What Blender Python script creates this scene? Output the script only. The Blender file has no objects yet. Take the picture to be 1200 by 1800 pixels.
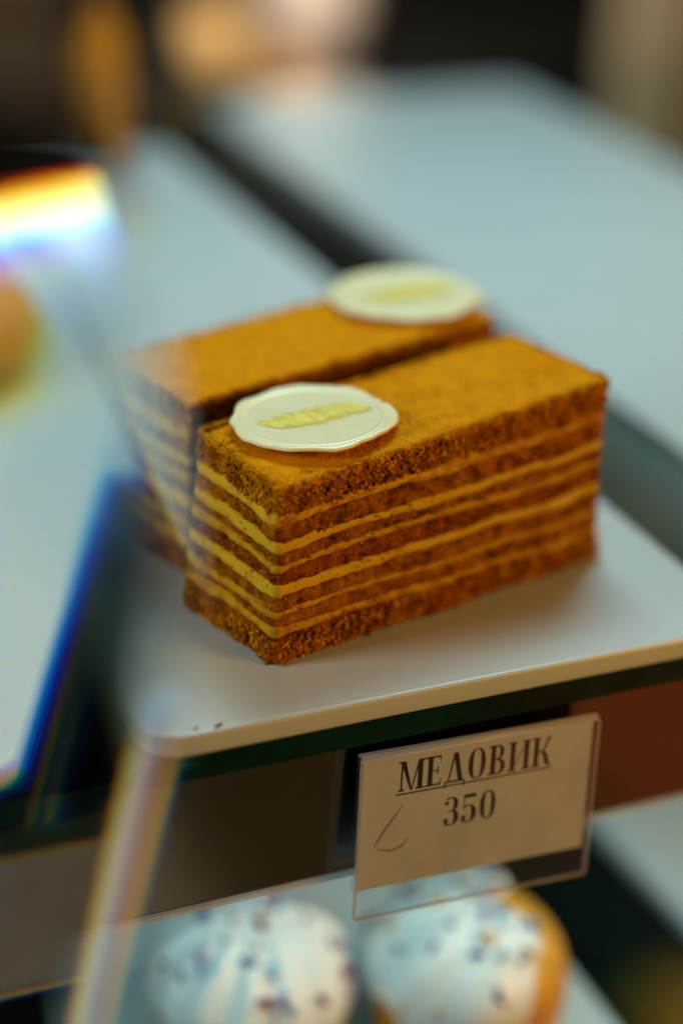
import bpy, bmesh, math, random
import numpy as np
from mathutils import Matrix, Vector

# ------------------------------------------------------------------ camera, light, exposure
S = bpy.context.scene
COL = S.collection
MM = 0.001
cam_d = bpy.data.cameras.new('camera')
cam = bpy.data.objects.new('camera', cam_d)
COL.objects.link(cam)
S.camera = cam
R_pitch = Matrix.Rotation(math.radians(64.308), 3, 'X')
R_roll = Matrix.Rotation(math.radians(2.019), 3, 'Z')
R_yaw = Matrix.Rotation(math.radians(-24.139), 3, 'Z')
cam.matrix_world = Matrix.Translation((-0.11506, -0.35422, 0.23557)) @ (R_yaw @ R_pitch @ R_roll).to_4x4()
cam_d.sensor_fit = 'VERTICAL'
cam_d.sensor_height = 36.0
cam_d.lens = 70.6
cam_d.clip_start = 0.01
cam_d.clip_end = 50.0
cam_d.dof.use_dof = True
cam_d.dof.focus_distance = 0.462
cam_d.dof.aperture_fstop = 2.6
cam_d.dof.aperture_blades = 0

W = bpy.data.worlds.new('World')
S.world = W
W.use_nodes = True
bgn = W.node_tree.nodes['Background']
bgn.inputs['Color'].default_value = (0.80, 0.70, 0.60, 1)
bgn.inputs['Strength'].default_value = 0.016

def area(name, loc, target, size, sizey, power, color):
    d = bpy.data.lights.new(name, 'AREA')
    d.shape = 'RECTANGLE'
    d.size, d.size_y, d.energy, d.color = size, sizey, power, color
    o = bpy.data.objects.new(name, d)
    COL.objects.link(o)
    o.location = loc
    o.rotation_euler = (Vector(target) - Vector(loc)).to_track_quat('-Z', 'Y').to_euler()
    return o
area('window_light', (-0.42, 0.06, 0.24), (0.05, 0.05, 0.03), 0.16, 0.16, 1.25, (1.0, 0.95, 0.80))
area('ceiling_light', (0.27, 0.38, 0.56), (0.10, -0.10, 0.0), 0.36, 0.26, 3.6, (0.66, 0.96, 1.0))
area('shop_light', (0.75, -0.72, 0.34), (0.08, 0.02, 0.0), 0.3, 0.3, 6.8, (1.0, 0.51, 0.12))
area('counter_fill', (0.30, 0.75, 0.45), (0.46, 1.20, -0.10), 0.12, 0.12, 2.0, (1.0, 0.88, 0.70)).data.spread = math.radians(75)  # added fill that brightens the items on the back counter

S.view_settings.view_transform = 'Standard'
S.view_settings.look = 'None'
S.view_settings.exposure = 0.0
S.view_settings.gamma = 1.0
S.view_settings.use_curve_mapping = False
S.cycles.use_denoising = True
S.cycles.max_bounces = 12
S.cycles.transparent_max_bounces = 24
S.cycles.transmission_bounces = 12
S.cycles.caustics_reflective = False
S.cycles.caustics_refractive = False

rng = random.Random(7)

# ------------------------------------------------------------------ helpers
def link(o, parent=None):
    COL.objects.link(o)
    if parent is not None:
        o.parent = parent
    return o

def tag(o, label=None, cat=None, group=None, kind=None):
    if label: o['label'] = label
    if cat: o['category'] = cat
    if group: o['group'] = group
    if kind: o['kind'] = kind
    return o

def empty(name, loc=(0, 0, 0), rz=0.0):
    o = bpy.data.objects.new(name, None)
    o.empty_display_size = 0.01
    o.location = loc
    o.rotation_euler = (0, 0, rz)
    return link(o)

def mesh_obj(name, verts, faces, mat, parent=None, smooth=True):
    me = bpy.data.meshes.new(name)
    me.from_pydata([tuple(v) for v in verts], [], [tuple(f) for f in faces])
    me.update()
    if smooth:
        me.polygons.foreach_set('use_smooth', [True] * len(me.polygons))
    if mat: me.materials.append(mat)
    o = bpy.data.objects.new(name, me)
    return link(o, parent)

def grid_obj(name, P, mat, parent=None, wrap=True, smooth=True):
    """P: rows x cols x 3, cols wrap round."""
    R, C, _ = P.shape
    r = np.arange(R - 1)[:, None]
    c = np.arange(C if wrap else C - 1)[None, :]
    c2 = (c + 1) % C
    q = np.stack([r * C + c, r * C + c2, (r + 1) * C + c2, (r + 1) * C + c], -1).reshape(-1, 4)
    me = bpy.data.meshes.new(name)
    V = P.reshape(-1, 3).astype(np.float32)
    me.vertices.add(len(V)); me.vertices.foreach_set('co', V.ravel())
    me.loops.add(q.size); me.loops.foreach_set('vertex_index', q.ravel().astype(np.int32))
    me.polygons.add(len(q))
    me.polygons.foreach_set('loop_start', np.arange(0, q.size, 4, dtype=np.int32))
    me.update(calc_edges=True)
    me.validate()
    if smooth:
        me.polygons.foreach_set('use_smooth', [True] * len(me.polygons))
    if mat: me.materials.append(mat)
    o = bpy.data.objects.new(name, me)
    return link(o, parent)

def bm_obj(name, bm, mat, parent=None, smooth=False, bevel=0.0, seg=3):
    if bevel > 0:
        bmesh.ops.bevel(bm, geom=list(bm.edges), offset=bevel, segments=seg, profile=0.5, affect='EDGES')
    bmesh.ops.recalc_face_normals(bm, faces=list(bm.faces))
    me = bpy.data.meshes.new(name)
    bm.to_mesh(me); bm.free()
    if smooth:
        me.polygons.foreach_set('use_smooth', [True] * len(me.polygons))
    if mat: me.materials.append(mat)
    return link(bpy.data.objects.new(name, me), parent)

def box_bm(x0, x1, y0, y1, z0, z1):
    bm = bmesh.new()
    vs = [bm.verts.new((x, y, z)) for z in (z0, z1) for x, y in ((x0, y0), (x1, y0), (x1, y1), (x0, y1))]
    for f in ((3, 2, 1, 0), (4, 5, 6, 7), (0, 1, 5, 4), (1, 2, 6, 5), (2, 3, 7, 6), (3, 0, 4, 7)):
        bm.faces.new([vs[i] for i in f])
    return bm

def box(name, b, mat, parent=None, bevel=0.0, seg=3):
    return bm_obj(name, box_bm(*[v * MM for v in b]), mat, parent, smooth=False, bevel=bevel * MM, seg=seg)

# numpy noise
def _h(ix, iy, iz, seed):
    h = (ix.astype(np.int64) * 374761393 + iy.astype(np.int64) * 668265263 + iz.astype(np.int64) * 2147483647 + seed * 1274126177) & 0xFFFFFFFF
    h = ((h ^ (h >> 13)) * 1274126177) & 0xFFFFFFFF
    h = ((h ^ (h >> 16)) * 2246822519) & 0xFFFFFFFF
    return ((h ^ (h >> 15)) & 0xFFFFFF) / float(0xFFFFFF)

def vnoise(x, y, z, seed=0):
    xi, yi, zi = np.floor(x), np.floor(y), np.floor(z)
    fx, fy, fz = x - xi, y - yi, z - zi
    fx, fy, fz = [t * t * (3 - 2 * t) for t in (fx, fy, fz)]
    r = 0
    for a in (0, 1):
        for b in (0, 1):
            for c in (0, 1):
                w = (fx if a else 1 - fx) * (fy if b else 1 - fy) * (fz if c else 1 - fz)
                r = r + w * _h(xi + a, yi + b, zi + c, seed)
    return r * 2 - 1

def fbm(x, y, z, seed=0, octs=3):
    r, a, s, t = 0, 1.0, 1.0, 0.0
    for k in range(octs):
        r = r + a * vnoise(x * s, y * s, z * s, seed + k * 17); t += a
        a *= 0.55; s *= 2.03
    return r / t

def worley(x, y, z, seed=0):
    xi, yi, zi = np.floor(x), np.floor(y), np.floor(z)
    d = np.full(np.shape(x), 9.0)
    for a in (-1, 0, 1):
        for b in (-1, 0, 1):
            for c in (-1, 0, 1):
                X, Y, Z = xi + a, yi + b, zi + c
                dx = X + _h(X, Y, Z, seed) - x
                dy = Y + _h(X, Y, Z, seed + 5) - y
                dz = Z + _h(X, Y, Z, seed + 9) - z
                d = np.minimum(d, dx * dx + dy * dy + dz * dz)
    return np.sqrt(d)

# ------------------------------------------------------------------ materials
def new_mat(name):
    m = bpy.data.materials.new(name)
    m.use_nodes = True
    nt = m.node_tree
    nt.nodes.clear()
    out = nt.nodes.new('ShaderNodeOutputMaterial')
    return m, nt, out

def N(nt, typ, **kw):
    n = nt.nodes.new(typ)
    for k, v in kw.items():
        if k in n.inputs.keys(): n.inputs[k].default_value = v
        else: setattr(n, k, v)
    return n

def principled(name, color, rough=0.5, metallic=0.0, coat=0.0, coat_rough=0.1, sss=0.0, sss_r=(1, .5, .2), sss_s=0.001,
               noise=None, bump=None, ior=1.5, spec=0.5, emit=None, emit_s=0.0):
    """noise: (scale, detail, colour2, lo, hi) ; bump: (scale, strength, distance)"""
    m, nt, out = new_mat(name)
    p = nt.nodes.new('ShaderNodeBsdfPrincipled')
    nt.links.new(p.outputs[0], out.inputs[0])
    p.inputs['Base Color'].default_value = (*color, 1)
    p.inputs['Roughness'].default_value = rough
    p.inputs['Metallic'].default_value = metallic
    p.inputs['Coat Weight'].default_value = coat
    p.inputs['Coat Roughness'].default_value = coat_rough
    p.inputs['IOR'].default_value = ior
    p.inputs['Specular IOR Level'].default_value = spec
    if sss:
        p.inputs['Subsurface Weight'].default_value = sss
        p.inputs['Subsurface Radius'].default_value = sss_r
        p.inputs['Subsurface Scale'].default_value = sss_s
    if emit:
        p.inputs['Emission Color'].default_value = (*emit, 1)
        p.inputs['Emission Strength'].default_value = emit_s
    tc = nt.nodes.new('ShaderNodeTexCoord')
    if noise:
        sc, det, c2, lo, hi = noise
        n = N(nt, 'ShaderNodeTexNoise', Scale=sc, Detail=det, Roughness=0.6)
        nt.links.new(tc.outputs['Object'], n.inputs['Vector'])
        mr = N(nt, 'ShaderNodeMapRange'); mr.inputs[1].default_value = lo; mr.inputs[2].default_value = hi
        nt.links.new(n.outputs['Fac'], mr.inputs[0])
        mx = N(nt, 'ShaderNodeMix', data_type='RGBA')
        mx.inputs[6].default_value = (*color, 1); mx.inputs[7].default_value = (*c2, 1)
        nt.links.new(mr.outputs[0], mx.inputs[0])
        nt.links.new(mx.outputs[2], p.inputs['Base Color'])
    if bump:
        n = N(nt, 'ShaderNodeTexNoise', Scale=bump[0], Detail=4.0, Roughness=0.65)
        nt.links.new(tc.outputs['Object'], n.inputs['Vector'])
        b = N(nt, 'ShaderNodeBump', Strength=bump[1], Distance=bump[2])
        nt.links.new(n.outputs['Fac'], b.inputs['Height'])
        nt.links.new(b.outputs[0], p.inputs['Normal'])
    return m

def clear_mat(name, tint, rough=0.02, ior=1.49, extra=0.0):
    """thin clear sheet: fresnel reflection over tinted straight-through transmission"""
    m, nt, out = new_mat(name)
    fr = N(nt, 'ShaderNodeFresnel', IOR=ior)
    ge = nt.nodes.new('ShaderNodeNewGeometry')
    ex = N(nt, 'ShaderNodeMath', operation='MULTIPLY_ADD'); ex.inputs[1].default_value = -2.0; ex.inputs[2].default_value = 1.0
    pw = N(nt, 'ShaderNodeMath', operation='POWER'); pw.inputs[0].default_value = ior
    nt.links.new(ge.outputs['Backfacing'], ex.inputs[0]); nt.links.new(ex.outputs[0], pw.inputs[1]); nt.links.new(pw.outputs[0], fr.inputs['IOR'])
    tr = N(nt, 'ShaderNodeBsdfTransparent'); tr.inputs[0].default_value = (*tint, 1)
    gl = N(nt, 'ShaderNodeBsdfGlossy', Roughness=rough); gl.inputs[0].default_value = (1, 1, 1, 1)
    mx = nt.nodes.new('ShaderNodeMixShader')
    if extra:
        ad = N(nt, 'ShaderNodeMath', operation='ADD'); ad.inputs[1].default_value = extra
        nt.links.new(fr.outputs[0], ad.inputs[0]); nt.links.new(ad.outputs[0], mx.inputs[0])
    else:
        nt.links.new(fr.outputs[0], mx.inputs[0])
    nt.links.new(tr.outputs[0], mx.inputs[1]); nt.links.new(gl.outputs[0], mx.inputs[2])
    nt.links.new(mx.outputs[0], out.inputs[0])
    return m

def sponge_mat(name, c_lo, c_hi, c_dark):
    m, nt, out = new_mat(name)
    p = nt.nodes.new('ShaderNodeBsdfPrincipled')
    nt.links.new(p.outputs[0], out.inputs[0])
    p.inputs['Roughness'].default_value = 0.75
    p.inputs['Specular IOR Level'].default_value = 0.03
    p.inputs['Subsurface Weight'].default_value = 0.08
    p.inputs['Subsurface Radius'].default_value = (1.0, 0.42, 0.12)
    p.inputs['Subsurface Scale'].default_value = 0.0016
    tc = nt.nodes.new('ShaderNodeTexCoord')
    n1 = N(nt, 'ShaderNodeTexNoise', Scale=230.0, Detail=3.0, Roughness=0.6)
    n2 = N(nt, 'ShaderNodeTexNoise', Scale=1500.0, Detail=3.0, Roughness=0.7)
    for n in (n1, n2): nt.links.new(tc.outputs['Object'], n.inputs['Vector'])
    mr1 = N(nt, 'ShaderNodeMapRange'); mr1.inputs[1].default_value = .36; mr1.inputs[2].default_value = .62
    mr2 = N(nt, 'ShaderNodeMapRange'); mr2.inputs[1].default_value = .50; mr2.inputs[2].default_value = .80
    nt.links.new(n1.outputs['Fac'], mr1.inputs[0]); nt.links.new(n2.outputs['Fac'], mr2.inputs[0])
    a = N(nt, 'ShaderNodeMix', data_type='RGBA'); a.inputs[6].default_value = (*c_lo, 1); a.inputs[7].default_value = (*c_hi, 1)
    nt.links.new(mr1.outputs[0], a.inputs[0])
    b = N(nt, 'ShaderNodeMix', data_type='RGBA'); b.inputs[7].default_value = (*c_dark, 1)
    nt.links.new(mr2.outputs[0], b.inputs[0]); nt.links.new(a.outputs[2], b.inputs[6])
    nt.links.new(b.outputs[2], p.inputs['Base Color'])
    bp = N(nt, 'ShaderNodeBump', Strength=0.55, Distance=0.00035)
    nt.links.new(n2.outputs['Fac'], bp.inputs['Height']); nt.links.new(bp.outputs[0], p.inputs['Normal'])
    return m

def cream_mat(name, col, crumb, lo, hi, drag=0.06):
    """honey cream with crumbs dragged across it by the knife"""
    m, nt, out = new_mat(name)
    p = nt.nodes.new('ShaderNodeBsdfPrincipled')
    nt.links.new(p.outputs[0], out.inputs[0])
    p.inputs['Roughness'].default_value = 0.42
    p.inputs['Specular IOR Level'].default_value = 0.12
    p.inputs['Subsurface Weight'].default_value = 0.35
    p.inputs['Subsurface Radius'].default_value = (1.0, 0.6, 0.2)
    p.inputs['Subsurface Scale'].default_value = 0.0015
    tc = nt.nodes.new('ShaderNodeTexCoord')
    mp = N(nt, 'ShaderNodeMapping'); mp.inputs['Scale'].default_value = (1, 1, 1.6)
    nt.links.new(tc.outputs['Object'], mp.inputs[0])
    n1 = N(nt, 'ShaderNodeTexNoise', Scale=150.0, Detail=6.0, Roughness=0.72)
    nt.links.new(mp.outputs[0], n1.inputs['Vector'])
    mr = N(nt, 'ShaderNodeMapRange'); mr.inputs[1].default_value = lo; mr.inputs[2].default_value = hi
    sx = nt.nodes.new('ShaderNodeSeparateXYZ'); nt.links.new(tc.outputs['Object'], sx.inputs[0])
    fy = N(nt, 'ShaderNodeMapRange'); fy.inputs[1].default_value = 0.004; fy.inputs[2].default_value = 0.0; fy.inputs[4].default_value = drag
    nt.links.new(sx.outputs['Y'], fy.inputs[0])
    ad = N(nt, 'ShaderNodeMath', operation='ADD'); nt.links.new(n1.outputs['Fac'], ad.inputs[0]); nt.links.new(fy.outputs[0], ad.inputs[1])
    nt.links.new(ad.outputs[0], mr.inputs[0])
    a = N(nt, 'ShaderNodeMix', data_type='RGBA'); a.inputs[6].default_value = (*col, 1); a.inputs[7].default_value = (*crumb, 1)
    nt.links.new(mr.outputs[0], a.inputs[0]); nt.links.new(a.outputs[2], p.inputs['Base Color'])
    n2 = N(nt, 'ShaderNodeTexNoise', Scale=900.0, Detail=3.0)
    nt.links.new(tc.outputs['Object'], n2.inputs['Vector'])
    bp = N(nt, 'ShaderNodeBump', Strength=0.3, Distance=0.0003)
    nt.links.new(n2.outputs['Fac'], bp.inputs['Height']); nt.links.new(bp.outputs[0], p.inputs['Normal'])
    return m

M = {}
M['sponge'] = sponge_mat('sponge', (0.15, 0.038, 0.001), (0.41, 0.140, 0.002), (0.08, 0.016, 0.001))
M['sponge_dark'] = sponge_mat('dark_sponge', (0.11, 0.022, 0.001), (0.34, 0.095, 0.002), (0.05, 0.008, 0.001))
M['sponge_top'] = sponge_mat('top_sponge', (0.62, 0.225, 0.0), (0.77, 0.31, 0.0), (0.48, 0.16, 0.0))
M['cream'] = cream_mat('honey_cream', (0.64, 0.39, 0.010), (0.42, 0.15, 0.003), 0.53, 0.70, 0.015)
M['cream_b'] = cream_mat('crumbed_honey_cream', (0.56, 0.30, 0.005), (0.34, 0.11, 0.002), 0.47, 0.64, 0.02)
M['cream_c'] = cream_mat('smeared_honey_cream', (0.68, 0.41, 0.010), (0.38, 0.12, 0.002), 0.50, 0.68, 0.10)
M['crumb'] = sponge_mat('crumb', (0.36, 0.115, 0.001), (0.75, 0.33, 0.003), (0.16, 0.04, 0.001))
M['acrylic'] = principled('white_acrylic', (0.56, 0.65, 0.67), 0.30, sss=0.15, sss_s=0.003, sss_r=(1, 1, 1), coat=0.25, coat_rough=0.12,
                          noise=(9.0, 3.0, (0.53, 0.62, 0.64), .4, .7), bump=(700.0, 0.03, 0.0002))
M['choc'] = principled('white_chocolate', (0.88, 0.80, 0.50), 0.34, sss=0.6, sss_s=0.0025, sss_r=(1, .75, .3), bump=(420.0, 0.22, 0.0003),
                       noise=(70.0, 3.0, (0.85, 0.75, 0.42), .4, .7))
M['gold'] = principled('gold_dust', (0.98, 0.78, 0.05), 0.40, metallic=0.0, noise=(900.0, 4.0, (1.0, 0.90, 0.25), .4, .65), bump=(1100.0, .5, .0004))
M['glass'] = clear_mat('shelf_glass', (0.78, 0.88, 0.88), 0.02, 1.5)
M['glass_edge'] = principled('green_glass_edge', (0.002, 0.030, 0.025), 0.12, noise=(60.0, 2.0, (0.001, 0.014, 0.012), .4, .7), spec=0.3)
M['clear'] = clear_mat('clear_acrylic', (0.96, 0.97, 0.97), 0.03, 1.45, 0.015)
m_, nt_, out_ = new_mat('frosted_acrylic_edge')
tr_ = N(nt_, 'ShaderNodeBsdfTransparent'); df_ = N(nt_, 'ShaderNodeBsdfPrincipled', Roughness=0.35); df_.inputs['Base Color'].default_value = (0.72, 0.72, 0.74, 1)
mx_ = N(nt_, 'ShaderNodeMixShader'); mx_.inputs[0].default_value = 0.42
nt_.links.new(tr_.outputs[0], mx_.inputs[1]); nt_.links.new(df_.outputs[0], mx_.inputs[2]); nt_.links.new(mx_.outputs[0], out_.inputs[0])
M['clear_edge'] = m_
M['paper'] = principled('card_paper', (0.66, 0.73, 0.94), 0.7, noise=(55.0, 4.0, (0.55, 0.61, 0.80), .42, .7))
M['ink'] = principled('black_ink', (0.008, 0.008, 0.012), 0.6, noise=(800.0, 2.0, (0.02, 0.02, 0.025), .4, .7))
M['pencil'] = principled('smudge', (0.30, 0.25, 0.19), 0.8)
M['rail'] = principled('polished_rail', (0.28, 0.275, 0.25), 0.16, metallic=1.0, noise=(20.0, 3.0, (0.24, 0.235, 0.21), .4, .7))
M['icing'] = principled('white_icing', (0.80, 0.82, 0.79), 0.35, sss=0.2, sss_s=0.003, sss_r=(1, .9, .8), bump=(180.0, .2, .0006))
M['bun'] = principled('yellow_bun', (0.72, 0.36, 0.015), 0.6, noise=(120.0, 4.0, (0.55, 0.22, 0.008), .4, .7), bump=(400.0, .4, .0006))
M['dark'] = principled('dark_board', (0.004, 0.004, 0.0035), 0.6, noise=(8.0, 3.0, (0.007, 0.006, 0.005), .4, .7))

# ------------------------------------------------------------------ the display case: shelves, rail, counter
def shelf(z_top, label, x0=-420, x1=760, y0=0, y1=560, th=5.8):
    e = empty('glass_shelf', (0, 0, 0))
    tag(e, label, 'shelf')
    box('pane', (x0, x1, y0 + 0.4, y1, z_top - th, z_top), M['glass'], e)
    box('front_edge', (x0, x1, y0 - 0.2, y0 + 0.2, z_top - th, z_top), M['glass_edge'], e)
    return e
shelf(-5.8, 'glass shelf with dark green front edge under the honey cake tray')
shelf(-158.0, 'lower glass shelf under the tray of iced cakes')

def rounded_plate(name, x0, x1, y0, y1, z0, z1, r, mat, parent=None):
    """acrylic plate with rounded plan corners and softened arrises"""
    pts = []
    for cx, cy, a0 in ((x1 - r, y0 + r, -90), (x1 - r, y1 - r, 0), (x0 + r, y1 - r, 90), (x0 + r, y0 + r, 180)):
        for k in range(9):
            a = math.radians(a0 + 90 * k / 8)
            pts.append((cx + r * math.cos(a), cy + r * math.sin(a)))
    bm = bmesh.new()
    vs = [bm.verts.new((x * MM, y * MM, z0 * MM)) for x, y in pts]
    f = bm.faces.new(vs)
    ex = bmesh.ops.extrude_face_region(bm, geom=[f])
    bmesh.ops.translate(bm, vec=(0, 0, (z1 - z0) * MM), verts=[v for v in ex['geom'] if isinstance(v, bmesh.types.BMVert)])
    ed = [e for e in bm.edges if abs(e.verts[0].co.z - e.verts[1].co.z) < 1e-7]
    bmesh.ops.bevel(bm, geom=ed, offset=0.9 * MM, segments=3, profile=0.5, affect='EDGES')
    o = bm_obj(name, bm, mat, parent, smooth=False)
    for p in o.data.polygons: p.use_smooth = len(p.vertices) == 4
    return o

def tray(x0, x1, y0, y1, zt, label):
    o = rounded_plate('serving_tray', x0, x1, y0, y1, zt - 5.75, zt, 9.0, M['acrylic'])
    return tag(o, label, 'tray', 'white acrylic trays')
tray(0, 156.3, 0, 455, 0, 'white acrylic tray carrying the two honey cake slices')
tray(196.4, 357.5, 8, 512, 0, 'empty white acrylic tray behind and right of the honey cakes')
tray(-2, 154, 6, 500, -152.0, 'white tray on lower shelf under the two iced cakes')
tray(200, 432, 6, 500, -152.0, 'empty white tray on lower shelf right of the iced cakes')

rail = empty('shelf_rail')
tag(rail, 'dark polished metal rail hanging below the glass shelf edge', 'rail')
box('face', (-420, 760, 3.0, 6.0, -48.2, -12.2), M['rail'], rail, bevel=0.4)
box('channel', (-420, 760, 3.0, 20.0, -12.1, -11.65), M['rail'], rail)
box('lip', (-420, 760, 2.0, 7.0, -49.2, -48.25), M['clear_edge'], rail)

# LED strip behind the rail lights the lower shelf
led = box('light_strip', (-400, 740, 8.0, 16.0, -16.5, -12.2), principled('led_diffuser', (0.9, 0.9, 0.9), 0.4, emit=(0.80, 1.0, 1.0), emit_s=1.5))
tag(led, 'cool white LED strip fixed behind the metal rail under the shelf', 'light')
d_ = bpy.data.lights.new('led_light', 'AREA'); d_.shape = 'RECTANGLE'; d_.size, d_.size_y, d_.energy, d_.color = 1.1, 0.02, 0.42, (0.54, 0.95, 1.0)
lo = bpy.data.objects.new('led_light', d_); COL.objects.link(lo); lo.location = (0.17, 0.018, -0.019); lo.rotation_euler = (math.radians(18), 0, 0)

fl = box('floor', (-3000, 3000, -30, 3000, -330, -310), M['dark']); tag(fl, kind='structure')
fl = box('shop_floor', (-3000, 3000, -3000, -30.5, -330, -310.3), principled('olive_floor', (0.05, 0.048, 0.022), 0.5, noise=(5.0, 4.0, (0.03, 0.03, 0.014), .4, .62))); tag(fl, kind='structure')
pt_ = box('reflected_tile', (-700, 128, -760, -180, -310.2, -303), principled('grey_tile', (0.55, 0.55, 0.54), 0.5, noise=(12.0, 4.0, (0.45, 0.45, 0.44), .4, .62)), bevel=2); tag(pt_, kind='structure')  # added out of view so the rail mirrors grey at its left
mt_ = box('reflected_mat', (330, 1000, -760, -180, -310.2, -302), principled('red_brown_mat', (0.34, 0.07, 0.02), 0.8, noise=(60.0, 4.0, (0.22, 0.04, 0.015), .4, .62)), bevel=2)  # added out of view so the rail mirrors red brown at its right
tag(mt_, 'unseen red brown mat added before the case to tint the rail reflection', 'mat')

# ------------------------------------------------------------------ honey cake slices
L0, W0, H0 = 103.6, 38.4, 48.0
def perim(step, r=1.6):
    """rounded rectangle, counter-clockwise; returns points"""
    P = []
    def seg(a, b):
        n = max(2, int(math.hypot(b[0] - a[0], b[1] - a[1]) / step))
        for k in range(n): P.append((a[0] + (b[0] - a[0]) * k / n, a[1] + (b[1] - a[1]) * k / n))
    def arc(cx, cy, a0):
        n = 6
        for k in range(n):
            a = math.radians(a0 + 90 * k / n); P.append((cx + r * math.cos(a), cy + r * math.sin(a)))
    seg((r, 0), (L0 - r, 0)); arc(L0 - r, r, -90)
    seg((L0, r), (L0, W0 - r)); arc(L0 - r, W0 - r, 0)
    seg((L0 - r, W0), (r, W0)); arc(r, W0 - r, 90)
    seg((0, W0 - r), (0, r)); arc(r, r, 180)
    P = np.array(P)
    d = np.roll(P, -1, 0) - np.roll(P, 1, 0)
    n = np.stack([d[:, 1], -d[:, 0]], -1)
    n /= np.linalg.norm(n, axis=1)[:, None]
    return P, n

CREAMS = [(8.6, 2.0), (13.6, 1.6), (20.0, 2.6), (26.4, 1.9), (31.4, 2.4), (38.6, 2.6)]   # centre height, thickness

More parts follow.
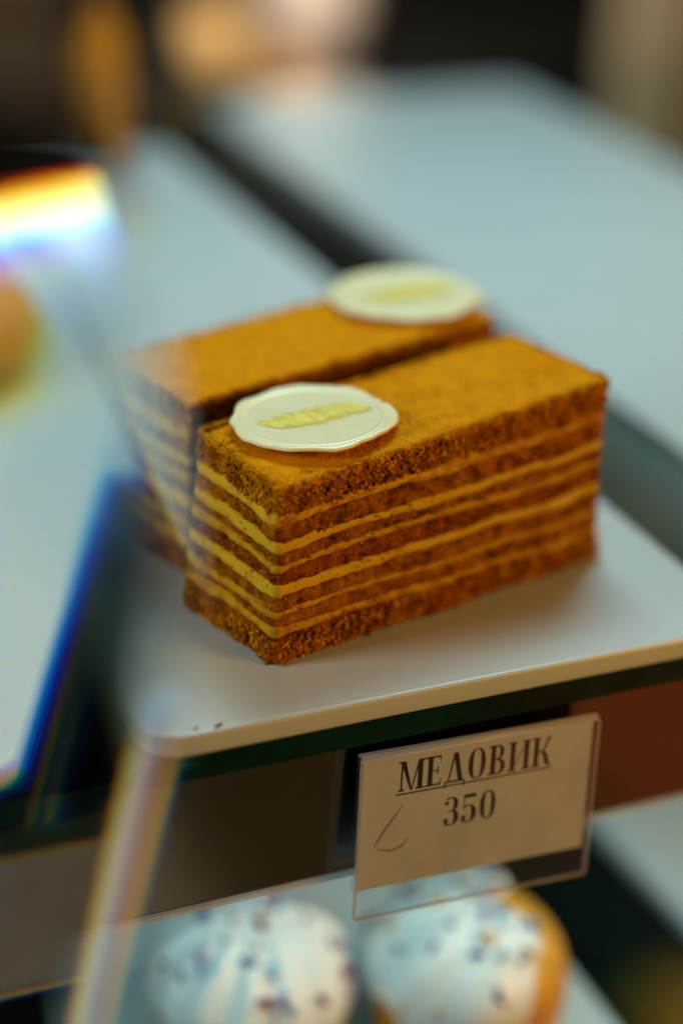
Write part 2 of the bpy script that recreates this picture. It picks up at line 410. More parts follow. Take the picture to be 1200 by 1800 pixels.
def cake(loc, rz, label, step, seed, ncrumb, heights, leans):
    root = empty('honey_cake_slice', loc, rz)
    tag(root, label, 'cake', 'honey cake slices')
    P, n = perim(step)
    u, v = P[:, 0], P[:, 1]
    h0, h1 = heights
    def wav(k):                                  # wavy layer boundary, same for both layers that meet there
        return 0.50 * vnoise(u / 24.0, v / 21.0, np.full_like(u, k * 3.7), seed) + 0.20 * vnoise(u / 5.5, v / 5.5, np.full_like(u, k * 1.9), seed + 3) + 0.22 * vnoise(u / 1.4, v / 1.4, np.full_like(u, k * 5.3), seed + 4)
    bounds = [np.zeros_like(u)]
    for i, (c, t) in enumerate(CREAMS):
        tilt = (u / L0 - 0.3) * (-1.6 if i == 0 else -0.6)
        w = wav(i)
        tt = t * (1 + 0.35 * vnoise(u / 9.0, v / 9.0, np.full_like(u, i * 7.1), seed + 8)) * np.where(u < 2, 1.30, 1.0)
        bounds += [c + w + tilt - tt / 2, c + w + tilt + tt / 2]
    bounds.append(np.full_like(u, H0))
    def warp(X, Y, Z):
        s = Z / H0
        a = np.clip(X / L0, -.1, 1.1); b = np.clip(Y / W0, -.1, 1.1)
        X2 = X + (1 - a) * (leans[0] + leans[1] * b) * s - a * leans[2] * s
        X2 = X2 - (1 - a) * 1.2 * b * (1 - s) ** 2
        return X2, Y, Z * (h0 + (h1 - h0) * a) / H0
    names = ['sponge_layer', 'cream_layer']
    for k in range(len(bounds) - 1):
        zb, zt = bounds[k], bounds[k + 1]
        is_cream = k % 2 == 1
        top = k == len(bounds) - 2
        th = float(np.mean(zt - zb))
        nh = max(4, int(th / step))
        rows = []
        # bottom cap
        for d in (W0 / 2 - .01, 6, 2): rows.append((d, zb + 0.03))
        for j in range(nh + 1):
            h = j / nh
            rows.append((None, zb + (zt - zb) * h, h))
        if top:
            dd = [0.35, 0.7]
            while dd[-1] < W0 / 2 - 0.02: dd.append(min(dd[-1] + step * 1.1, W0 / 2 - 0.01))
            for d in dd: rows.append((d, zt))
        else:
            for d in (2, 6, W0 / 2 - .01): rows.append((d, zt - 0.03))
        out = np.zeros((len(rows), len(u), 3))
        for ri, row in enumerate(rows):
            if row[0] is None:
                h, z = row[2], row[1]
                X, Y = u, v
                if is_cream:
                    pin = (0.5 - abs(h - 0.5)) * 2
                    dsp = -0.15 + 0.35 * np.sqrt(pin) + 0.35 * vnoise(X / 6, Y / 6, z / 6, seed + 40 + k) + 0.16 * fbm(X / 1.1, Y / 1.1, z / 1.1, seed + 41)
                    dsp = dsp + np.where(u < 2, 0.25, 0.0)
                else:
                    edge = np.minimum(h, 1 - h) * th
                    rnd = -0.35 * np.exp(-edge / 0.35)
                    if top: rnd = -0.35 * math.exp(-h * th / 0.35) - 1.5 * np.exp(-(1 - h) * th / 0.9) * (1 + .6 * vnoise(X / 3, Y / 3, X * 0, seed + 19))
                    f1 = fbm(X / 3.4, Y / 3.4, z / 2.6, seed + 11)
                    wo = worley(X / 1.5, Y / 1.5, z / 1.25, seed + 12)
                    big = worley(X / 3.6, Y / 3.6, z / 1.7, seed + 13)
                    zone = np.clip(0.55 + 0.9 * vnoise(X / 9, Y / 9, z / 4, seed + 16), 0.1, 1.3)
                    pit = -1.7 * zone * np.clip(0.45 - big, 0, 1) / 0.45
                    wo2 = worley(X / 0.75, Y / 0.75, z / 0.7, seed + 18)
                    rough = 0.75 + 0.45 * zone + (0.5 if (top or k == 0) else 0.0)
                    dsp = rnd + 0.6 * f1 + rough * (0.80 * (0.62 - wo) + 0.26 * (0.6 - wo2)) + (2.0 if k == 6 else 1.3) * pit
                if top:
                    z = z - np.exp(-(1 - h) * th / 1.2) * (1.15 * (1 + .7 * vnoise(X / 4, Y / 4, X * 0, seed + 25)) + 1.6 * np.exp(-np.hypot(X - 1, Y - W0) / 5.0) + 0.8 * np.exp(-np.hypot(X - 1, Y) / 4.0) - 0.2 * (0.5 - worley(X / 1.1, Y / 1.1, X * 0, seed + 24)))
                dsp = dsp + 0.9 * vnoise(X / 17, Y / 17, z / 30, seed + 50)
                zz = z + (0.12 * vnoise(X / .8, Y / .8, z / .8, seed + 15) if 0 < h < 1 else 0)
                out[ri] = np.stack([X + n[:, 0] * dsp, Y + n[:, 1] * dsp, zz], -1)
            else:
                d, z = row
                X = L0 / 2 + (u - L0 / 2) * (1 - d / (L0 / 2)); Y = W0 / 2 + (v - W0 / 2) * (1 - d / (W0 / 2))
                if top and ri > nh + 3:
                    er = math.exp(-d / 1.3)
                    z = z + 0.5 * vnoise(X / 15, Y / 15, X * 0, seed + 26) * (1 - er) - 1.15 * er * (1 + .7 * vnoise(X / 4, Y / 4, X * 0, seed + 25)) - 1.6 * np.exp(-np.hypot(X - 1, Y - W0) / 5.0) - 0.8 * np.exp(-np.hypot(X - 1, Y) / 4.0) + 0.32 * fbm(X / 7, Y / 7, X * 0, seed + 21) + 0.24 * fbm(X / 1.0, Y / 1.0, X * 0, seed + 22) - 0.25 * np.clip(0.3 - worley(X / 2.4, Y / 2.4, X * 0, seed + 23), 0, 1)
                    if d < 1.2:
                        z = z + 0.35 * (0.5 - worley(X / 1.1, Y / 1.1, X * 0, seed + 24))
                out[ri] = np.stack([X, Y, z], -1)
        x, y, z = warp(out[..., 0], out[..., 1], out[..., 2])
        z = np.maximum(z, 0.0)
        G = np.stack([x, y, z], -1) * MM
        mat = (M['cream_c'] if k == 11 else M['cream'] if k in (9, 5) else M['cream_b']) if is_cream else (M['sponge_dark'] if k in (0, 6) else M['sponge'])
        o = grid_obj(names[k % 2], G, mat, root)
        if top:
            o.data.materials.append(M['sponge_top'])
            C = len(u); rowlim = nh + 4 - max(1, int(1.3 / step))
            mi = np.zeros(len(o.data.polygons), np.int32)
            if len(mi) == (len(rows) - 1) * C: mi[rowlim * C:] = 1
            o.data.polygons.foreach_set('material_index', mi)
    # loose crumbs along the cut faces and edges
    ico = bmesh.new(); bmesh.ops.create_icosphere(ico, subdivisions=1, radius=1.0)
    iv = np.array([q.co[:] for q in ico.verts]); jf = np.array([[q.index for q in f.verts] for f in ico.faces]); ico.free()
    R = np.random.RandomState(seed)
    vs, fs = [], []
    zsp = []
    for _ in range(ncrumb):
        t = R.rand()
        i = R.randint(len(u))
        mode = R.rand()
        if mode < 0.34: z = H0 - abs(R.normal(0, .8)) - .3; off = R.uniform(-.6, .25)
        elif mode < 0.52: z = H0 - 8.0 * R.rand(); off = R.uniform(-.2, .4)
        elif mode < 0.70: z = 7.0 * R.rand() + .3; off = R.uniform(-.2, .45)
        elif mode < 0.82:
            z = R.uniform(0.5, 38); off = R.uniform(-.4, .35)
        else: continue
        s = R.uniform(.16, .40) * (1.4 if mode < .7 else 1.0) * (1.5 if R.rand() < .08 else 1)
        px, py = u[i] + n[i, 0] * off, v[i] + n[i, 1] * off
        x, y, zz = warp(np.array(px), np.array(py), np.array(z))
        q = iv * (1 + 0.45 * (R.rand(len(iv), 1) - .5)) * s * R.uniform(.6, 1.3, (1, 3))
        fs.append(jf + len(vs) * len(iv)); vs.append(q + np.array([x, y, max(float(zz), s * .6)]))
    o = mesh_obj('crumb_coat', np.concatenate(vs) * MM, np.concatenate(fs).tolist(), M['crumb'], root, smooth=False)
    tag(o, kind='stuff')
    vs, fs = [], []
    for _ in range(ncrumb // 6):
        x0, y0 = R.uniform(.6, L0 - .6), R.uniform(.6, W0 - .6)
        s = R.uniform(.10, .30) * (1.8 if R.rand() < .05 else 1)
        x, y, zz = warp(np.array(x0), np.array(y0), np.array(H0 - .05))
        zz = zz - 1.0 * math.exp(-min(x0, y0, L0 - x0, W0 - y0) / 1.3)
        q = iv * (1 + 0.45 * (R.rand(len(iv), 1) - .5)) * s * R.uniform(.6, 1.3, (1, 3))
        fs.append(jf + len(vs) * len(iv)); vs.append(q + np.array([x, y, float(zz)]))
    o = mesh_obj('top_crumbs', np.concatenate(vs) * MM, np.concatenate(fs).tolist(), M['sponge_top'], root, smooth=False)
    tag(o, kind='stuff')
    return root

cake((0.03705, 0.02117, 0.0002), 0.2315, 'near honey cake slice, its cut corner towards the viewer', 0.30, 3, 12000, (45.6, 50.6), (0.8, 3.4, 2.2))
cake((0.03343, 0.07154, 0.0002), 0.2762, 'far honey cake slice lying behind the other slice', 0.5, 29, 2500, (47.0, 48.5), (0.5, 0.5, 0.8))

# ------------------------------------------------------------------ white chocolate discs
def disc(loc, rot, label, seed, rx, ry):
    root = empty('chocolate_disc', loc)
    root.rotation_euler = rot
    tag(root, label, 'chocolate', 'white chocolate discs on the cakes')
    A = 200
    th = np.linspace(0, 2 * math.pi, A, endpoint=False)
    c, s = np.cos(th), np.sin(th)
    lob = 1 + 0.045 * vnoise(c * 2.3 + 9, s * 2.3, c * 0 + 3, seed) + 0.03 * vnoise(c * 5.5, s * 5.5, c * 0, seed + 1)
    lob -= 0.045 * np.exp(-((np.mod(th - 0.15 + math.pi, 2 * math.pi) - math.pi) / 0.07) ** 2) + 0.04 * np.exp(-((np.mod(th - 0.95 + math.pi, 2 * math.pi) - math.pi) / 0.08) ** 2)
    prof = [(0.02, 0.0), (0.5, 0.0), (0.86, 0.0), (0.95, 0.15), (0.99, 0.55), (1.0, 0.9), (0.99, 1.25), (0.97, 1.42), (0.94, 1.46), (0.91, 1.38), (0.895, 1.30), (0.885, 1.38), (0.87, 1.44), (0.855, 1.36),
            (0.84, 1.22), (0.80, 1.16), (0.7, 1.13), (0.5, 1.1), (0.3, 1.1), (0.15, 1.1), (0.02, 1.1)]
    G = np.zeros((len(prof), A, 3))
    for i, (r, z) in enumerate(prof):
        k = 1 + (lob - 1) * max(0, min(1, (r - 0.86) / 0.12))
        G[i, :, 0] = rx * r * k * c; G[i, :, 1] = ry * r * k * s
        G[i, :, 2] = z + (0.28 * vnoise(c * 3, s * 3, c * 0, seed + 2) * max(0, (r - .8) / .2) if z > .2 else 0)
    body = grid_obj('body', G * MM, M['choc'], root)
    # brushed gold dust: many thin overlapping strokes
    R = np.random.RandomState(seed)
    vs, fs = [], []
    for k in range(170):
        t = (k + R.rand()) / 170
        cx = (t - 0.5) * 25.0 + 1.0
        ang = math.radians(118 + R.normal(0, 13))
        ln = R.uniform(9.5, 13.0) * (1 - 0.35 * abs(2 * t - 1) ** 3)
        wd = R.uniform(.15, .6)
        dx, dy = math.cos(ang), math.sin(ang)
        oy = R.normal(0, .5)
        m = 6
        b = len(vs)
        for j in range(m + 1):
            f = j / m - 0.5
            w = wd * (1 - (2 * abs(f)) ** 2.2) + .05
            jx = R.normal(0, .08)
            z = 1.17 + .10 * R.rand() + 0.07 * (1 - abs(2 * f))
            vs += [(cx + dx * ln * f - dy * w / 2 + jx, oy + dy * ln * f + dx * w / 2, z), (cx + dx * ln * f + dy * w / 2 + jx, oy + dy * ln * f - dx * w / 2, z - .02)]
        for j in range(m): fs.append((b + 2 * j, b + 2 * j + 1, b + 2 * j + 3, b + 2 * j + 2))
    g = mesh_obj('gold_brushing', np.array(vs) * MM, fs, M['gold'], root, smooth=True)
    g.data.transform(Matrix.Rotation(0.24, 4, 'Z'))
    return root
disc((0.0573, 0.0493, 0.0482), (math.radians(-2.0), math.radians(-2.6), -0.12), 'white chocolate disc with brushed gold on the near cake slice', 5, 19.6, 20.8)
disc((0.1135, 0.1188, 0.0493), (math.radians(-1.0), math.radians(-1.0), -0.10), 'white chocolate disc with brushed gold on the far cake slice', 12, 20.6, 21.2)

# ------------------------------------------------------------------ price tag: clear folded holder and printed card
TAG_LOC = (0.0800, -0.0032, -0.0335)
holder = empty('price_tag_holder', TAG_LOC); holder.rotation_euler = (math.radians(-3), math.radians(2.0), 0)
tag(holder, 'clear folded plastic price tag holder hanging from the shelf edge', 'tag holder')
box('back_pane', (-31, 31, 0.9, 1.7, -17.5, 19.0), M['clear'], holder)
box('front_pane', (-31, 31, -1.4, -0.6, -23.8, 18.6), M['clear'], holder)
# the fold over the top
fold = []
for k in range(9):
    a = math.pi * k / 8
    fold.append((-1.4 * math.cos(a) + 0.15, 18.6 + 1.2 * math.sin(a), -0.6 * math.cos(a) + .15, 18.6 + .45 * math.sin(a)))
V, F = [], []
for yo, zo, yi, zi in fold:
    V += [(-31, yo, zo), (31, yo, zo), (31, yi, zi), (-31, yi, zi)]
for k in range(8):
    b = 4 * k
    for j in range(4): F.append((b + j, b + (j + 1) % 4, b + 4 + (j + 1) % 4, b + 4 + j))
F += [(0, 1, 2, 3), (35, 34, 33, 32)]
mesh_obj('top_fold', np.array(V) * MM, F, M['clear_edge'], holder)
for x in (-31.35, 30.9): box('side_edge', (x, x + .45, -1.42, -.58, -23.8, 18.6), M['clear_edge'], holder)
box('bottom_edge', (-30.9, 30.9, -1.42, -.58, -24.25, -23.8), M['clear_edge'], holder)

card = empty('price_card', TAG_LOC); card.rotation_euler = holder.rotation_euler
tag(card, 'tan paper price card reading МЕДОВИК 350 inside the clear holder', 'price card')
box('paper', (-30.2, 30.2, -0.25, 0.15, -16.7, 18.0), M['paper'], card)

def stroke(path, widths):
    """flat ribbon along a path -> verts, faces"""
    V, F = [], []
    n = len(path)
    for i, (x, z) in enumerate(path):
        a = path[max(0, i - 1)]; b = path[min(n - 1, i + 1)]
        dx, dz = b[0] - a[0], b[1] - a[1]
        l = math.hypot(dx, dz) or 1
        nx, nz = -dz / l, dx / l
        w = widths[i] / 2 if isinstance(widths, (list, tuple)) else widths / 2
        V += [(x + nx * w, z + nz * w), (x - nx * w, z - nz * w)]
    for i in range(n - 1): F.append((2 * i, 2 * i + 1, 2 * i + 3, 2 * i + 2))
    return V, F
def rect(x0, x1, z0, z1): return [(x0, z0), (x1, z0), (x1, z1), (x0, z1)], [(0, 1, 2, 3)]
def poly(pts): return pts, [tuple(range(len(pts)))]
TK, TN, SF = 0.15, 0.055, 0.06      # thick stem, thin hairline, serif height (em = cap height)
def serif(x0, x1, z, up):
    return rect(x0, x1, z, z + SF) if up else rect(x0, x1, z - SF, z)
def ring(cx, cz, rx, rz, a0, a1, thick, thin, n=24):
    """oval stroke with vertical stress"""
    path, w = [], []
    for k in range(n + 1):
        a = math.radians(a0 + (a1 - a0) * k / n)
        t = abs(math.cos(a))
        wd = thin + (thick - thin) * t ** 1.4
        path.append((cx + (rx - wd / 2) * math.cos(a), cz + (rz - thin / 2) * math.sin(a))); w.append(wd)
    return stroke(path, w)
def gl_M(): return .80, [rect(.07, .07 + TN, 0, 1), poly([(.05, 1), (.21, 1), (.43, .0), (.37, 0)]), poly([(.60, 1), (.65, 1), (.43, 0), (.39, 0)]), rect(.59, .59 + TK, 0, 1),
                         serif(0, .19, 0, 1), serif(.52, .80, 0, 1), serif(0, .18, 1, 0), serif(.61, .80, 1, 0)]
def gl_E(): return .56, [rect(.08, .08 + TK, 0, 1), serif(0, .48, 0, 1), serif(0, .47, 1, 0), rect(.2, .38, .49, .53), rect(.36, .40, .38, .64),
                         poly([(.47, 1), (.42, 1), (.36, .95), (.43, .95), (.47, .74)]), poly([(.50, .28), (.48, 0), (.40, 0), (.38, .05), (.45, .08)])]
def gl_D(): return .70, [poly([(.30, 1), (.36, 1), (.17, .05), (.12, .05)]), poly([(.28, 1), (.42, 1), (.60, .03), (.45, .03)]), rect(.03, .66, 0, SF),
                         poly([(.03, .05), (.08, .05), (.07, -.17), (.03, -.17)]), poly([(.61, .05), (.66, .05), (.66, -.17), (.62, -.17)])]
def gl_O(): return .64, [ring(.31, .5, .27, .52, 0, 360, .15, .035, 36)]
def gl_V(): return .60, [rect(.08, .08 + TK, 0, 1), serif(0, .28, 0, 1), serif(0, .28, 1, 0), ring(.26, .755, .23, .245, -90, 90, .13, .04), ring(.26, .265, .28, .265, -90, 90, .14, .045), rect(.2, .28, .49, .535)]
def gl_I(): return .74, [rect(.08, .08 + TK, 0, 1), rect(.52, .52 + TK, 0, 1), poly([(.2, .10), (.2, .17), (.54, .90), (.54, .83)]), serif(0, .28, 0, 1), serif(0, .28, 1, 0), serif(.45, .72, 0, 1), serif(.45, .72, 1, 0)]
def gl_K(): return .70, [rect(.08, .08 + TK, 0, 1), serif(0, .28, 0, 1), serif(0, .28, 1, 0), stroke([(.2, .5), (.36, .52), (.45, .66), (.50, .88), (.58, .98)], [.05, .06, .06, .07, .10]),
                         stroke([(.33, .52), (.44, .40), (.50, .14), (.56, .03), (.66, .03)], [.08, .13, .14, .11, .05])]
def gl_3(): return .52, [ring(.22, .745, .22, .255, -90, 130, .14, .04), ring(.22, .27, .25, .27, -140, 90, .15, .04), rect(.14, .24, .49, .53), ring(.09, .80, .065, .065, 0, 360, .07, .06), ring(.085, .19, .075, .075, 0, 360, .08, .07)]
def gl_5(): return .54, [rect(.07, .105, .45, 1), poly([(.07, 1), (.44, 1), (.46, .88), (.40, .87), (.07, .87)]), ring(.21, .31, .26, .31, -140, 125, .15, .04), ring(.085, .19, .075, .075, 0, 360, .08, .07)]
def gl_0(): return .54, [ring(.26, .5, .24, .51, 0, 360, .14, .035, 36)]

def lettering(name, glyphs, x, z, size, xs, parent, track=0.02, y=-0.28):
    for g in glyphs:
        adv, parts = g()
        V, F = [], []
        for i, (pv, pf) in enumerate(parts):
            b = len(V)
            V += [((x + px * size * xs) * MM, (y - 0.004 * i) * MM, (z + pz * size) * MM) for px, pz in pv]
            F += [tuple(b + k for k in f) for f in pf]
        mesh_obj(name, V, F, M['ink'], parent, smooth=False)
        x += (adv + track) * size * xs
    return x
x_end = lettering('printed_letter', [gl_M, gl_E, gl_D, gl_O, gl_V, gl_I, gl_K], -21.2, 8.3, 7.9, 1.06, card)
box('underline', (-21.6, x_end - 0.1, -0.30, -0.27, 7.35, 7.75), M['ink'], card)
lettering('printed_digit', [gl_3, gl_5, gl_0], -8.9, -3.4, 7.7, 1.12, card)
v_, f_ = stroke([(-26.5, -5.5), (-24.5, -2.0), (-22.0, 1.5), (-19.5, 4.8)], [.25, .6, .5, .2])
mesh_obj('scratch', [(a * MM, -0.29 * MM, b * MM) for a, b in v_], f_, M['pencil'], card, smooth=False)
v_, f_ = stroke([(-25.5, -6.2), (-22.5, -7.2), (-19.5, -6.6), (-17.6, -4.6)], [.3, .6, .6, .3])
mesh_obj('scratch', [(a * MM, -0.29 * MM, b * MM) for a, b in v_], f_, M['pencil'], card, smooth=False)

# ------------------------------------------------------------------ iced cakes on the lower shelf
SPR = [principled('sprinkle_plum', (0.20, 0.04, 0.10), .4), principled('sprinkle_blue', (0.10, 0.16, 0.34), .4), principled('sprinkle_pale_blue', (0.35, 0.55, 0.68), .4),
       principled('sprinkle_amber', (0.62, 0.33, 0.06), .4), principled('sprinkle_violet', (0.26, 0.18, 0.34), .4)]
bm = bmesh.new(); bmesh.ops.create_icosphere(bm, subdivisions=2, radius=1.0)
for q in bm.verts: q.co.x *= 1.9
spr_me = []
for m_ in SPR:
    me = bpy.data.meshes.new('sprinkle'); bm.to_mesh(me); me.materials.append(m_)
    me.polygons.foreach_set('use_smooth', [True] * len(me.polygons)); spr_me.append(me)
bm.free()

def iced_cake(loc, r, h, label, seed, ridges, bare, nspr):
    """domed yellow cake with an icing cap; 'bare' = (azimuth, extra) where the icing stops early"""
    root = empty('iced_cake', loc); tag(root, label, 'cake', 'iced cakes on the lower shelf')
    A = 160
    th = np.linspace(0, 2 * math.pi, A, endpoint=False); c, s = np.cos(th), np.sin(th)
    zc = h * 0.52
    def shell(tv, off):
        """tv 0 top .. 1 base; returns r,z"""
        if tv < 0.6:
            a = tv / 0.6 * math.pi / 2
            return (r + off) * math.sin(a), zc + (h - zc + off) * math.cos(a)
        return (r + off) * (1 - 0.13 * (tv - .6) / .4), zc * (1 - (tv - .6) / .4)
    rows = []
    for k in range(40):
        rr, z = shell(0.004 + 0.996 * k / 39, 0)
        w = 1 + 0.02 * vnoise(c * 2, s * 2, c * 0 + z / 9, seed)
        rows.append(np.stack([rr * w * c, rr * w * s, z + c * 0], -1))
    rows.append(np.stack([c * .05, s * .05, c * 0], -1))
    grid_obj('cake_body', np.array(rows)[::-1] * MM, M['bun'], root)
    az, ext, wid = bare
    lim = 0.70 + 0.10 * vnoise(c * 3.2, s * 3.2, c * 0, seed + 3) + 0.05 * np.sin(th * ridges)
    dd = np.abs(np.mod(th - az + math.pi, 2 * math.pi) - math.pi)
    lim = lim - ext * np.exp(-(dd / wid) ** 2)
    rows = []
    nr = 48
    def pt(t, off):
        t = np.asarray(t)
        a = np.clip(t / 0.6, 0, 1) * math.pi / 2
        low = np.clip((t - .6) / .4, 0, 1)
        return (r + off) * np.sin(a) * (1 - .13 * low), np.where(t < .6, zc + (h - zc + off) * np.cos(a), zc * (1 - low))
    for k in range(nr + 1):
        f = k / nr
        t = 0.004 + (lim - .004) * f
        rid = (1.0 if ridges > 10 else 0.7) * np.sin(th * ridges + 3.2 * f) * min(1, f * 2.2) + 0.8 * vnoise(c * 2.5, s * 2.5, c * 0 + f * 3, seed + 4)
        off = (2.3 + rid) * np.sqrt(np.clip(1 - f ** 6, 0, 1)) + 0.05
        rr, z = pt(t, off)
        rows.append(np.stack([rr * c, rr * s, z], -1))
    o = grid_obj('icing', np.array(rows)[::-1] * MM, M['icing'], root)
    R = np.random.RandomState(seed)
    for k in range(nspr):
        i = R.randint(A); f = R.uniform(.05, .8)
        t = 0.004 + (lim[i] - .004) * f
        rr, z = pt(t, 3.0)
        p = Vector((float(rr) * c[i], float(rr) * s[i], float(z))) * MM
        q = bpy.data.objects.new('sprinkle', rng.choice(spr_me)); link(q, root)
        q.location = p
        k_ = R.uniform(.7, 1.5) * MM
        q.scale = (k_, k_, k_)
        nrm = Vector((p.x, p.y, max(p.z - zc * MM, 0))).normalized()
        q.rotation_euler = (nrm.to_track_quat('Z', 'X') @ Matrix.Rotation(R.uniform(0, 6.28), 3, 'Z').to_quaternion()).to_euler()
    return root
iced_cake((0.0495, 0.064, -0.152), 27.0, 46.0, 'left iced cake with ribbed white icing and sprinkles on lower shelf', 4, 13, (2.2, .1, .4), 70)
iced_cake((0.1090, 0.047, -0.152), 28.5, 47.5, 'right iced cake below the price card, yellow cake bare on one side', 9, 7, (-0.20, .68, 1.05), 60)

bun = empty('yellow_bun', (0.284, 0.190, -0.31)); tag(bun, 'dim yellow bun at the far right on the bottom deck', 'bun')
A = 64; th = np.linspace(0, 2 * math.pi, A, endpoint=False); c, s = np.cos(th), np.sin(th)
rows = []
for k in range(20):
    a = math.pi * (0.02 + 0.5 * k / 19)
    w = 1 + .03 * vnoise(c * 2, s * 2, c * 0 + k * .2, 3)
    rows.append(np.stack([28 * math.sin(a) * w * c, 28 * math.sin(a) * w * s, 6 + 22 * math.cos(a) + c * 0], -1))
rows.append(np.stack([24 * c, 24 * s, c * 0], -1)); rows.append(np.stack([.1 * c, .1 * s, c * 0], -1))
grid_obj('bun_body', np.array(rows)[::-1] * MM, principled('lemon_bun', (0.80, 0.60, 0.02), 0.6, noise=(90.0, 3.0, (0.7, 0.45, 0.01), .4, .7)), bun)
# crumbs dropped on the tray
for (x, y, sz) in ((16.5, 1.5, .55), (11.5, 2.2, .35)):
    bm = bmesh.new(); bmesh.ops.create_icosphere(bm, subdivisions=2, radius=sz * MM)
    for q in bm.verts:
        q.co.x *= 2.2 + .5 * math.sin(q.co.y * 9000); q.co.z *= .5; q.co.y *= .8 + .3 * math.sin(q.co.x * 7000)
    o = bm_obj('crumb', bm, M['sponge_dark'], None, smooth=False)
    o.location = (x * MM, y * MM, sz * .4 * MM); o.rotation_euler = (0, 0, .4)
    tag(o, 'larger dark crumb on the front edge of the cake tray' if sz > .5 else 'tiny dark crumb on the tray edge near its rounded corner', 'crumb')

# ------------------------------------------------------------------ blurred counter behind the case
ct = box('back_counter', (-200, 1700, 620, 2400, -200, -160), M['dark'], bevel=3)
tag(ct, 'dark counter top behind the display case', 'counter')
def lathe(name, prof, mat, parent, A=48):
    th = np.linspace(0, 2 * math.pi, A, endpoint=False)
    G = np.array([np.stack([r * np.cos(th), r * np.sin(th), z + 0 * th], -1) for r, z in prof]) * MM
    return grid_obj(name, G, mat, parent)
m_amber = principled('amber_glass', (0.42, 0.18, 0.004), 0.25, noise=(30.0, 2.0, (0.36, 0.14, 0.003), .4, .7))
m_tan = principled('kraft_paper', (0.62, 0.40, 0.16), 0.8, noise=(60.0, 3.0, (0.54, 0.34, 0.13), .4, .7))
m_pink = principled('pink_ceramic', (0.70, 0.58, 0.52), 0.4, noise=(30.0, 3.0, (0.64, 0.53, 0.48), .4, .7))
m_orange = principled('baked_crust', (0.60, 0.30, 0.07), 0.7, noise=(80.0, 3.0, (0.45, 0.2, 0.04), .4, .7))
m_brown = principled('brown_wood', (0.045, 0.026, 0.012), 0.6, noise=(14.0, 4.0, (0.025, 0.015, 0.008), .4, .7))
m_beige = principled('beige_plaster', (0.62, 0.50, 0.33), 0.8, noise=(20.0, 3.0, (0.56, 0.45, 0.3), .4, .7))
m_bulb = principled('lamp_globe', (0.9, 0.85, 0.75), 0.4, emit=(1.0, 0.84, 0.66), emit_s=1.6)

e = empty('syrup_bottle', (0.125, 0.440, 0.0003)); tag(e, 'amber glass bottle blurred at upper left on the back of the tray', 'bottle')
lathe('bottle_body', [(.1, 0), (11, 0), (12, 1.5), (12, 48), (10, 54), (5, 60), (5, 68)], m_amber, e)
lathe('cap', [(.1, 68.2), (5.6, 68.2), (5.6, 77), (.1, 77)], m_brown, e)
e = empty('dark_box', (0.083, 0.444, 0.0003)); tag(e, 'dark brown box standing left of the amber bottle', 'box')
box('carton', (-24, 24, -7, 8, 0, 62), m_brown, e, bevel=0.8)
box('lid', (-25, 25, -8, 9, 62.2, 76), m_brown, e, bevel=0.8)
e = empty('paper_cup', (0.432, 1.140, -0.16)); tag(e, 'tan paper cup blurred behind the trays, left of the pink lamp', 'cup')
lathe('cup_body', [(.1, 0), (17, 0), (24, 58), (23, 58), (16.5, 1.5), (.1, 1.5)], m_tan, e)
lathe('rim', [(23.4, 57), (24.8, 57.5), (25.2, 58.7), (24.4, 59.8), (23.2, 59), (23.0, 57.5)], m_tan, e)
e = empty('table_lamp', (0.548, 1.225, -0.16)); tag(e, 'pale pink ceramic lamp blurred at the top behind the trays', 'lamp')
lathe('lamp_base', [(.1, 0), (26, 0), (36, 14), (44, 45), (44, 80), (36, 130), (20, 170), (9, 190), (9, 300)], m_pink, e)
lathe('globe', [(.1, 300)] + [(46 * math.sin(math.pi * k / 24), 346 - 46 * math.cos(math.pi * k / 24)) for k in range(1, 24)] + [(.1, 392)], m_bulb, e)
e = empty('bread_roll', (0.486, 1.125, -0.16)); tag(e, 'small orange brown bread roll in front of the pink lamp', 'bread')
lathe('roll_body', [(.1, 0), (14, 0), (19, 5), (20, 12), (16, 21), (9, 26), (.1, 27)], m_orange, e)
e = empty('support_pillar', (0.70, 0.87, -0.16)); tag(e, 'beige square pillar blurred at the upper right edge', 'pillar')
box('shaft', (-34, 60, -30, 60, 6, 620), m_beige, e, bevel=3)
box('plinth', (-37, 63, -33, 63, 0, 6), m_beige, e, bevel=1)
e = empty('wooden_crate', (0.50, 1.75, -0.16)); tag(e, 'dark brown wooden box at the top left behind the counter items', 'box')
for k in range(4): box('board', (-330, 20, -8, 0, 4 + 46 * k, 46 + 46 * k), m_brown, e, bevel=1.5)
for k in (-322, 4): box('corner_post', (k, k + 10, .2, 10, 0, 190), m_brown, e, bevel=1)
bw = box('back_wall', (-1500, 3200, 2500, 2540, -310, 2200), M['dark']); tag(bw, kind='structure')

# ------------------------------------------------------------------ left side: added askew tray, bun and lit tube to be refracted, and the slanted wedge of glass in front of them
e = rounded_plate('serving_tray', -110, 0, 0, 190, -5.75, 0, 9.0, M['acrylic'])
e.location = (-0.060, 0.004, 0.0061); e.rotation_euler = (0, 0, math.radians(-16.5))  # added tray; its refracted edge gives the blue diagonal fringe
tag(e, 'small white tray added askew at far left to make the blue diagonal fringe', 'tray', 'white acrylic trays')
tray(-190, -1.5, 165, 398, 0, 'white tray at far left partly under the askew small tray')
e = empty('smear_bun', (-0.052, 0.268, 0.0003)); tag(e, 'golden bun added on the far left tray to make the orange smear through the glass', 'bun')
lathe('bun_body', [(.1, 0), (26, 0), (32, 8), (33, 18), (28, 30), (18, 38), (.1, 41)], M['bun'], e)  # added bun, refracted by the wedge into an orange smear
e = empty('added_tube', (-0.043, 0.404, 0.0)); e.rotation_euler = (0, 0, math.radians(22)); tag(e, 'short lit white tube added out of view at back left to make the bright rainbow bar', 'lamp')
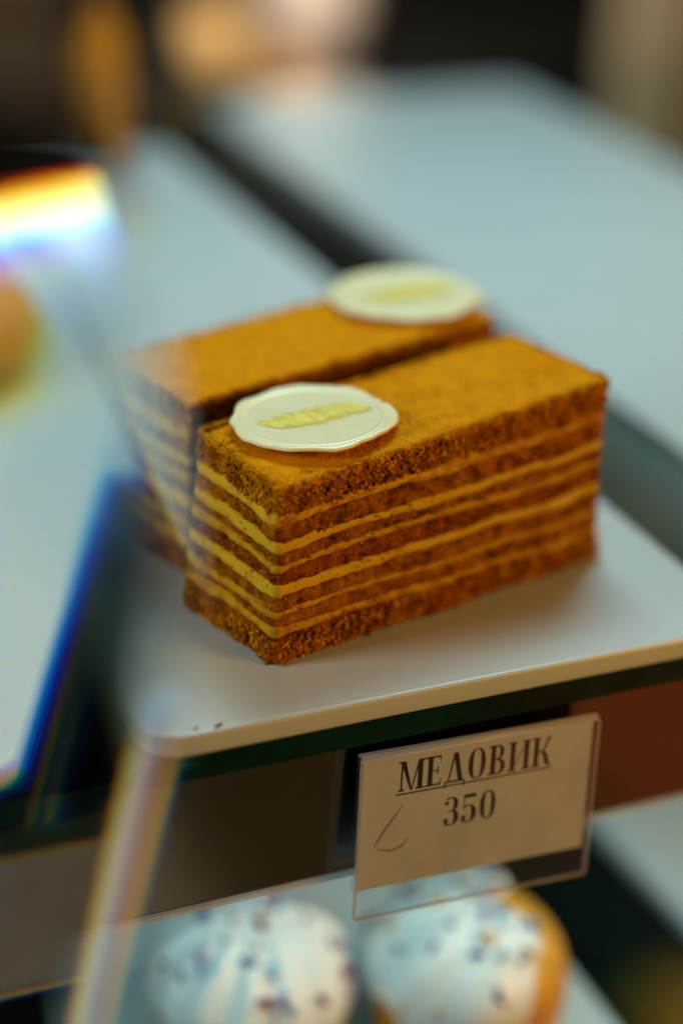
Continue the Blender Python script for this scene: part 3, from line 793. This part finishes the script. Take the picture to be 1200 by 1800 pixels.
def bar_x(name, x0, x1, r, z, mat, parent):
    th = np.linspace(0, 2 * math.pi, 24, endpoint=False)
    G = [np.stack([0 * th + x, rr * np.cos(th), z + rr * np.sin(th)], -1) for x, rr in ((x0, .1), (x0, r), (x1, r), (x1, .1))]
    return grid_obj(name, np.array(G) * MM, mat, parent, smooth=False)
bar_x('tube', -80, 78, 4.5, 9, principled('lit_tube', (.9, .9, .9), .4, emit=(0.95, 1.0, 0.97), emit_s=2.2), e)  # added light source, refracted by the wedge into the bright bar
bar_x('end_cap', -86, -80.2, 8, 9, M['rail'], e); bar_x('end_cap', 78.2, 84, 8, 9, M['rail'], e)

m_in, nt, out = new_mat('wedge_glass_entry')
rf = N(nt, 'ShaderNodeBsdfRefraction', IOR=1.5, Roughness=0.0); rf.inputs[0].default_value = (0.97, 0.98, 0.98, 1)
nt.links.new(rf.outputs[0], out.inputs[0])
m_out, nt, out = new_mat('wedge_glass_dispersive')       # dispersion: each band of the spectrum has its own refractive index
bands = [(1.494, (0.30, 0.0, 0.0)), (1.502, (0.36, 0.08, 0.0)), (1.511, (0.28, 0.30, 0.0)), (1.521, (0.06, 0.36, 0.06)), (1.541, (0.0, 0.22, 0.30)), (1.566, (0.0, 0.04, 0.36)), (1.600, (0.0, 0.0, 0.28))]
prev = None
for ior, c in bands:
    rf = N(nt, 'ShaderNodeBsdfRefraction', IOR=ior, Roughness=0.0); rf.inputs[0].default_value = (*c, 1)
    if prev is None: prev = rf
    else:
        ad = nt.nodes.new('ShaderNodeAddShader')
        nt.links.new(prev.outputs[0], ad.inputs[0]); nt.links.new(rf.outputs[0], ad.inputs[1]); prev = ad
nt.links.new(prev.outputs[0], out.inputs[0])
P0 = np.array((-48.25, -153.98, 118.6)); rr_ = np.array((0.91255, -0.40896, 0.0)); ee_ = np.array((0.26287, 0.58658, 0.76604)); nb_ = np.array((0.31328, 0.69906, -0.64279))
outl = [(-15.51, 63.21), (-10.02, 62.25), (-6.21, 46.94), (-2.3, 28.41), (0.1, 10.5), (0.72, -6.85), (-0.66, -23.66), (-3.95, -39.96), (-8.09, -55.75), (-18.23, -65.22), (-41.0, -65.98), (-54.49, 61.72)]
back = [P0 + rr_ * a + ee_ * b for a, b in outl]
front = [P0 + rr_ * a + ee_ * b - nb_ * (3.0 - math.tan(math.radians(17)) * a) for a, b in outl]
n_ = len(outl)
wedge = empty('glass_wedge', (0, 0, 0))
tag(wedge, 'slanted wedge of clear glass at left edge, spreading light into rainbow fringes', 'glass panel')
me = bpy.data.meshes.new('pane')
V = [tuple(v * MM) for v in back + front]
F = [tuple(range(n_)), tuple(range(2 * n_ - 1, n_ - 1, -1))] + [(i, i + n_, (i + 1) % n_ + n_, (i + 1) % n_) for i in range(n_)]
me.from_pydata(V, [], F); me.materials.append(m_out); me.materials.append(m_in); me.update()
bm = bmesh.new(); bm.from_mesh(me); bmesh.ops.recalc_face_normals(bm, faces=list(bm.faces)); bm.to_mesh(me); bm.free()
for i, p in enumerate(me.polygons): p.material_index = 1 if i == 1 else 0
link(bpy.data.objects.new('pane', me), wedge)
low = (back[10] + front[10]) / 2
box('stand', (low[0] - 8, low[0] + 8, low[1] - 8, low[1] + 8, -310, low[2] - 3), M['rail'], wedge, bevel=1)

rod = empty('streak_rod', (-0.1523, -0.060, -0.31)); rod.rotation_euler = (0, math.radians(17.75), 0)  # added rod, refracted by the wedge to stand in for the rainbow streak
tag(rod, 'thin white rod added at far left to make the rainbow streak', 'rod')
lathe('rod_shaft', [(.1, 0), (3.6, 0), (3.6, 376), (.1, 376)], principled('white_lacquer', (0.85, 0.85, 0.85), 0.4), rod)
lathe('rod_tip', [(.1, 376.2), (4.4, 376.2), (4.4, 381), (3.2, 383), (.1, 383)], principled('blue_cap', (0.10, 0.25, 0.7), 0.4), rod)
